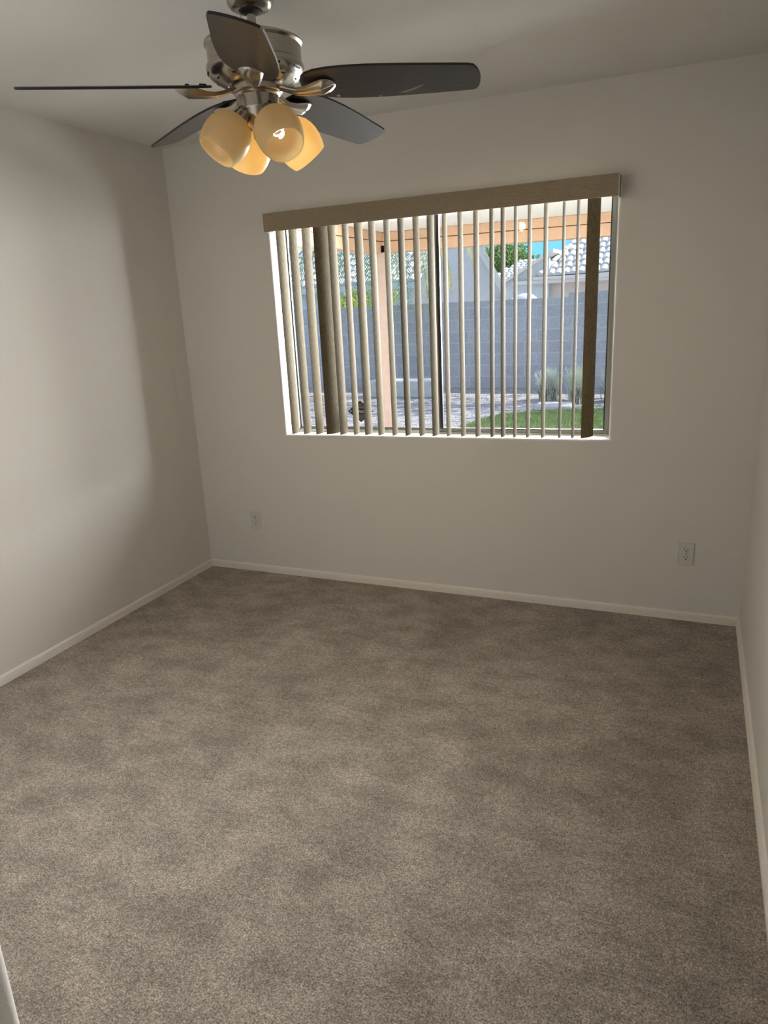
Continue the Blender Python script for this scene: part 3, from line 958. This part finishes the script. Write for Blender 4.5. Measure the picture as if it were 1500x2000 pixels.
# ------------------------------------------------------------------ plants beyond
def tree(name, loc, trunk_h, crown, n, seed, leafm, label, cat='tree', leaf=0.2, group=None, blobs=7):
    rnd = random.Random(seed)
    t = thing(name, loc, label, cat, group)
    b = MB()
    b.tube([(0, 0, 0), (0.05, 0.02, trunk_h * 0.5), (0, 0, trunk_h)], 0.035 * trunk_h + 0.05, 10, 0, 0.05)
    for i in range(6):
        a = rnd.uniform(0, 2 * PI)
        e = Vector((math.cos(a) * crown[0] * 0.6, math.sin(a) * crown[1] * 0.6, trunk_h + crown[2] * rnd.uniform(0.0, 0.7)))
        b.tube([(0, 0, trunk_h * 0.8), e * 0.5 + Vector((0, 0, trunk_h * 0.5)), e], 0.05, 6, 0, 0.012)
    b.build('trunk', M_bark, t)
    b = MB()
    cs = [(Vector((rnd.uniform(-1, 1) * crown[0] * 0.6, rnd.uniform(-1, 1) * crown[1] * 0.6, trunk_h + rnd.uniform(-0.1, 1) * crown[2] * 0.7)),
           rnd.uniform(0.4, 0.65)) for _ in range(blobs)]
    for i in range(n):
        c_, rr = cs[rnd.randrange(blobs)]
        d = Vector((rnd.gauss(0, 1), rnd.gauss(0, 1), rnd.gauss(0, 1))).normalized() * rnd.random() ** 0.4 * rr
        p = c_ + Vector((d.x * crown[0], d.y * crown[1], d.z * crown[2]))
        u = Vector((rnd.gauss(0, 1), rnd.gauss(0, 1), rnd.gauss(0, 1))).normalized()
        w = u.orthogonal().normalized()
        s = leaf * rnd.uniform(0.6, 1.2)
        b.add([p - u * s, p + w * s * 0.35, p + u * s, p - w * s * 0.35], [(0, 1, 2, 3)])
    b.build('crown', leafm, t)
    return t
tree('leafy_tree', (-11.8, 55, 0), 3.2, (3.6, 2.5, 2.4), 6500, 5, M_leaf, 'green leafy tree rising behind the distant tile roof', leaf=0.20, blobs=16)
tree('leafy_tree', (-8.3, 24, 0), 2.4, (1.1, 1.0, 1.5), 1800, 6, M_leaf_y, 'yellow green tree just right of the gable roof', leaf=0.13, blobs=7)
tree('leafy_shrub', (-3.9, 11.2, 0), 1.1, (0.95, 0.6, 0.75), 3000, 7, M_leaf_y, 'bright green shrub topping the garden wall left of the post', 'shrub', leaf=0.06, blobs=9)
tree('shade_tree', (2.9, 8.7, 0), 3.6, (3.2, 2.0, 1.4), 1900, 8, M_leaf, 'tree overhead whose shade dapples the gravel, out of view', leaf=0.16, blobs=14)

# palm with drooping feather fronds
pt = thing('palm_tree', (-2.36, 8.6, 0), 'palm with long drooping feather fronds hanging behind the patio post', 'palm tree')
b = MB()
b.tube([(0.0, 0, 0), (0.02, 0, 1.2), (0.0, 0, 2.4), (0, 0, 3.2)], 0.11, 12, 0, 0.09)
b.build('trunk', M_bark, pt, smooth=True)
def frond(az, rise, reach, drop, seed, yellow=False, ll=0.42):
    rnd = random.Random(seed)
    d = Vector((math.cos(az), math.sin(az), 0)); s = Vector((-d.y, d.x, 0))
    b = MB()
    n = 64
    pts = []
    for i in range(n + 1):
        t = i / n
        pts.append(d * reach * (t ** 0.85) * (1 - 0.12 * t * t) + Vector((0, 0, 3.2 + rise * math.sin(t * PI * 0.62) * 1.1 - drop * t ** 2.1)))
    b.tube(pts, 0.016, 6, 0, 0.004)
    for i in range(4, n + 1):
        t = i / n
        p = pts[i]; tg = (pts[min(i + 1, n)] - pts[i - 1]).normalized()
        L_ = ll * (0.45 + 0.75 * math.sin(PI * min(1, t * 0.9 + 0.08))) * rnd.uniform(0.85, 1.1)
        for sg in (-1, 1):
            dr = (s * sg * 0.8 + tg * 0.75 + Vector((0, 0, -0.25))).normalized()
            e = p + dr * L_ + Vector((0, 0, -0.22 * L_))
            w = tg * 0.012
            m_ = p + dr * L_ * 0.5
            b.add([p - w, p + w, m_ + w, m_ - w, e], [(0, 1, 2, 3), (3, 2, 4)])
    return b.build('frond', M_frond_y if yellow else M_frond, pt)
FR = [(-0.35, 0.5, 1.25, 1.95, 0, 0), (-0.9, 0.45, 1.15, 2.1, 1, 0), (-1.4, 0.4, 1.1, 2.1, 2, 0), (-2.0, 0.4, 1.2, 2.15, 3, 0), (-2.5, 0.45, 1.35, 2.0, 4, 0),
      (-3.0, 0.5, 1.6, 2.0, 5, 0), (2.6, 0.6, 1.7, 1.8, 6, 0), (1.8, 0.7, 1.5, 1.6, 7, 0), (1.0, 0.6, 1.5, 1.7, 8, 0), (0.2, 0.45, 1.35, 1.85, 9, 1),
      (-0.1, 0.6, 1.5, 2.05, 10, 1), (-1.15, 0.7, 1.45, 2.0, 11, 0), (-2.25, 0.7, 1.75, 2.05, 12, 0), (-2.75, 0.75, 2.0, 2.2, 13, 0), (-2.55, 0.6, 1.1, 2.3, 14, 0),
      (-0.6, 0.55, 0.9, 2.2, 15, 0), (-1.75, 0.5, 0.8, 2.2, 16, 0), (-0.2, 0.6, 1.05, 2.25, 17, 1), (3.05, 0.7, 2.1, 2.3, 18, 0), (0.05, 0.75, 1.9, 2.0, 19, 1)]
for f in FR:
    frond(f[0], f[1], f[2], f[3], f[4], bool(f[5]))
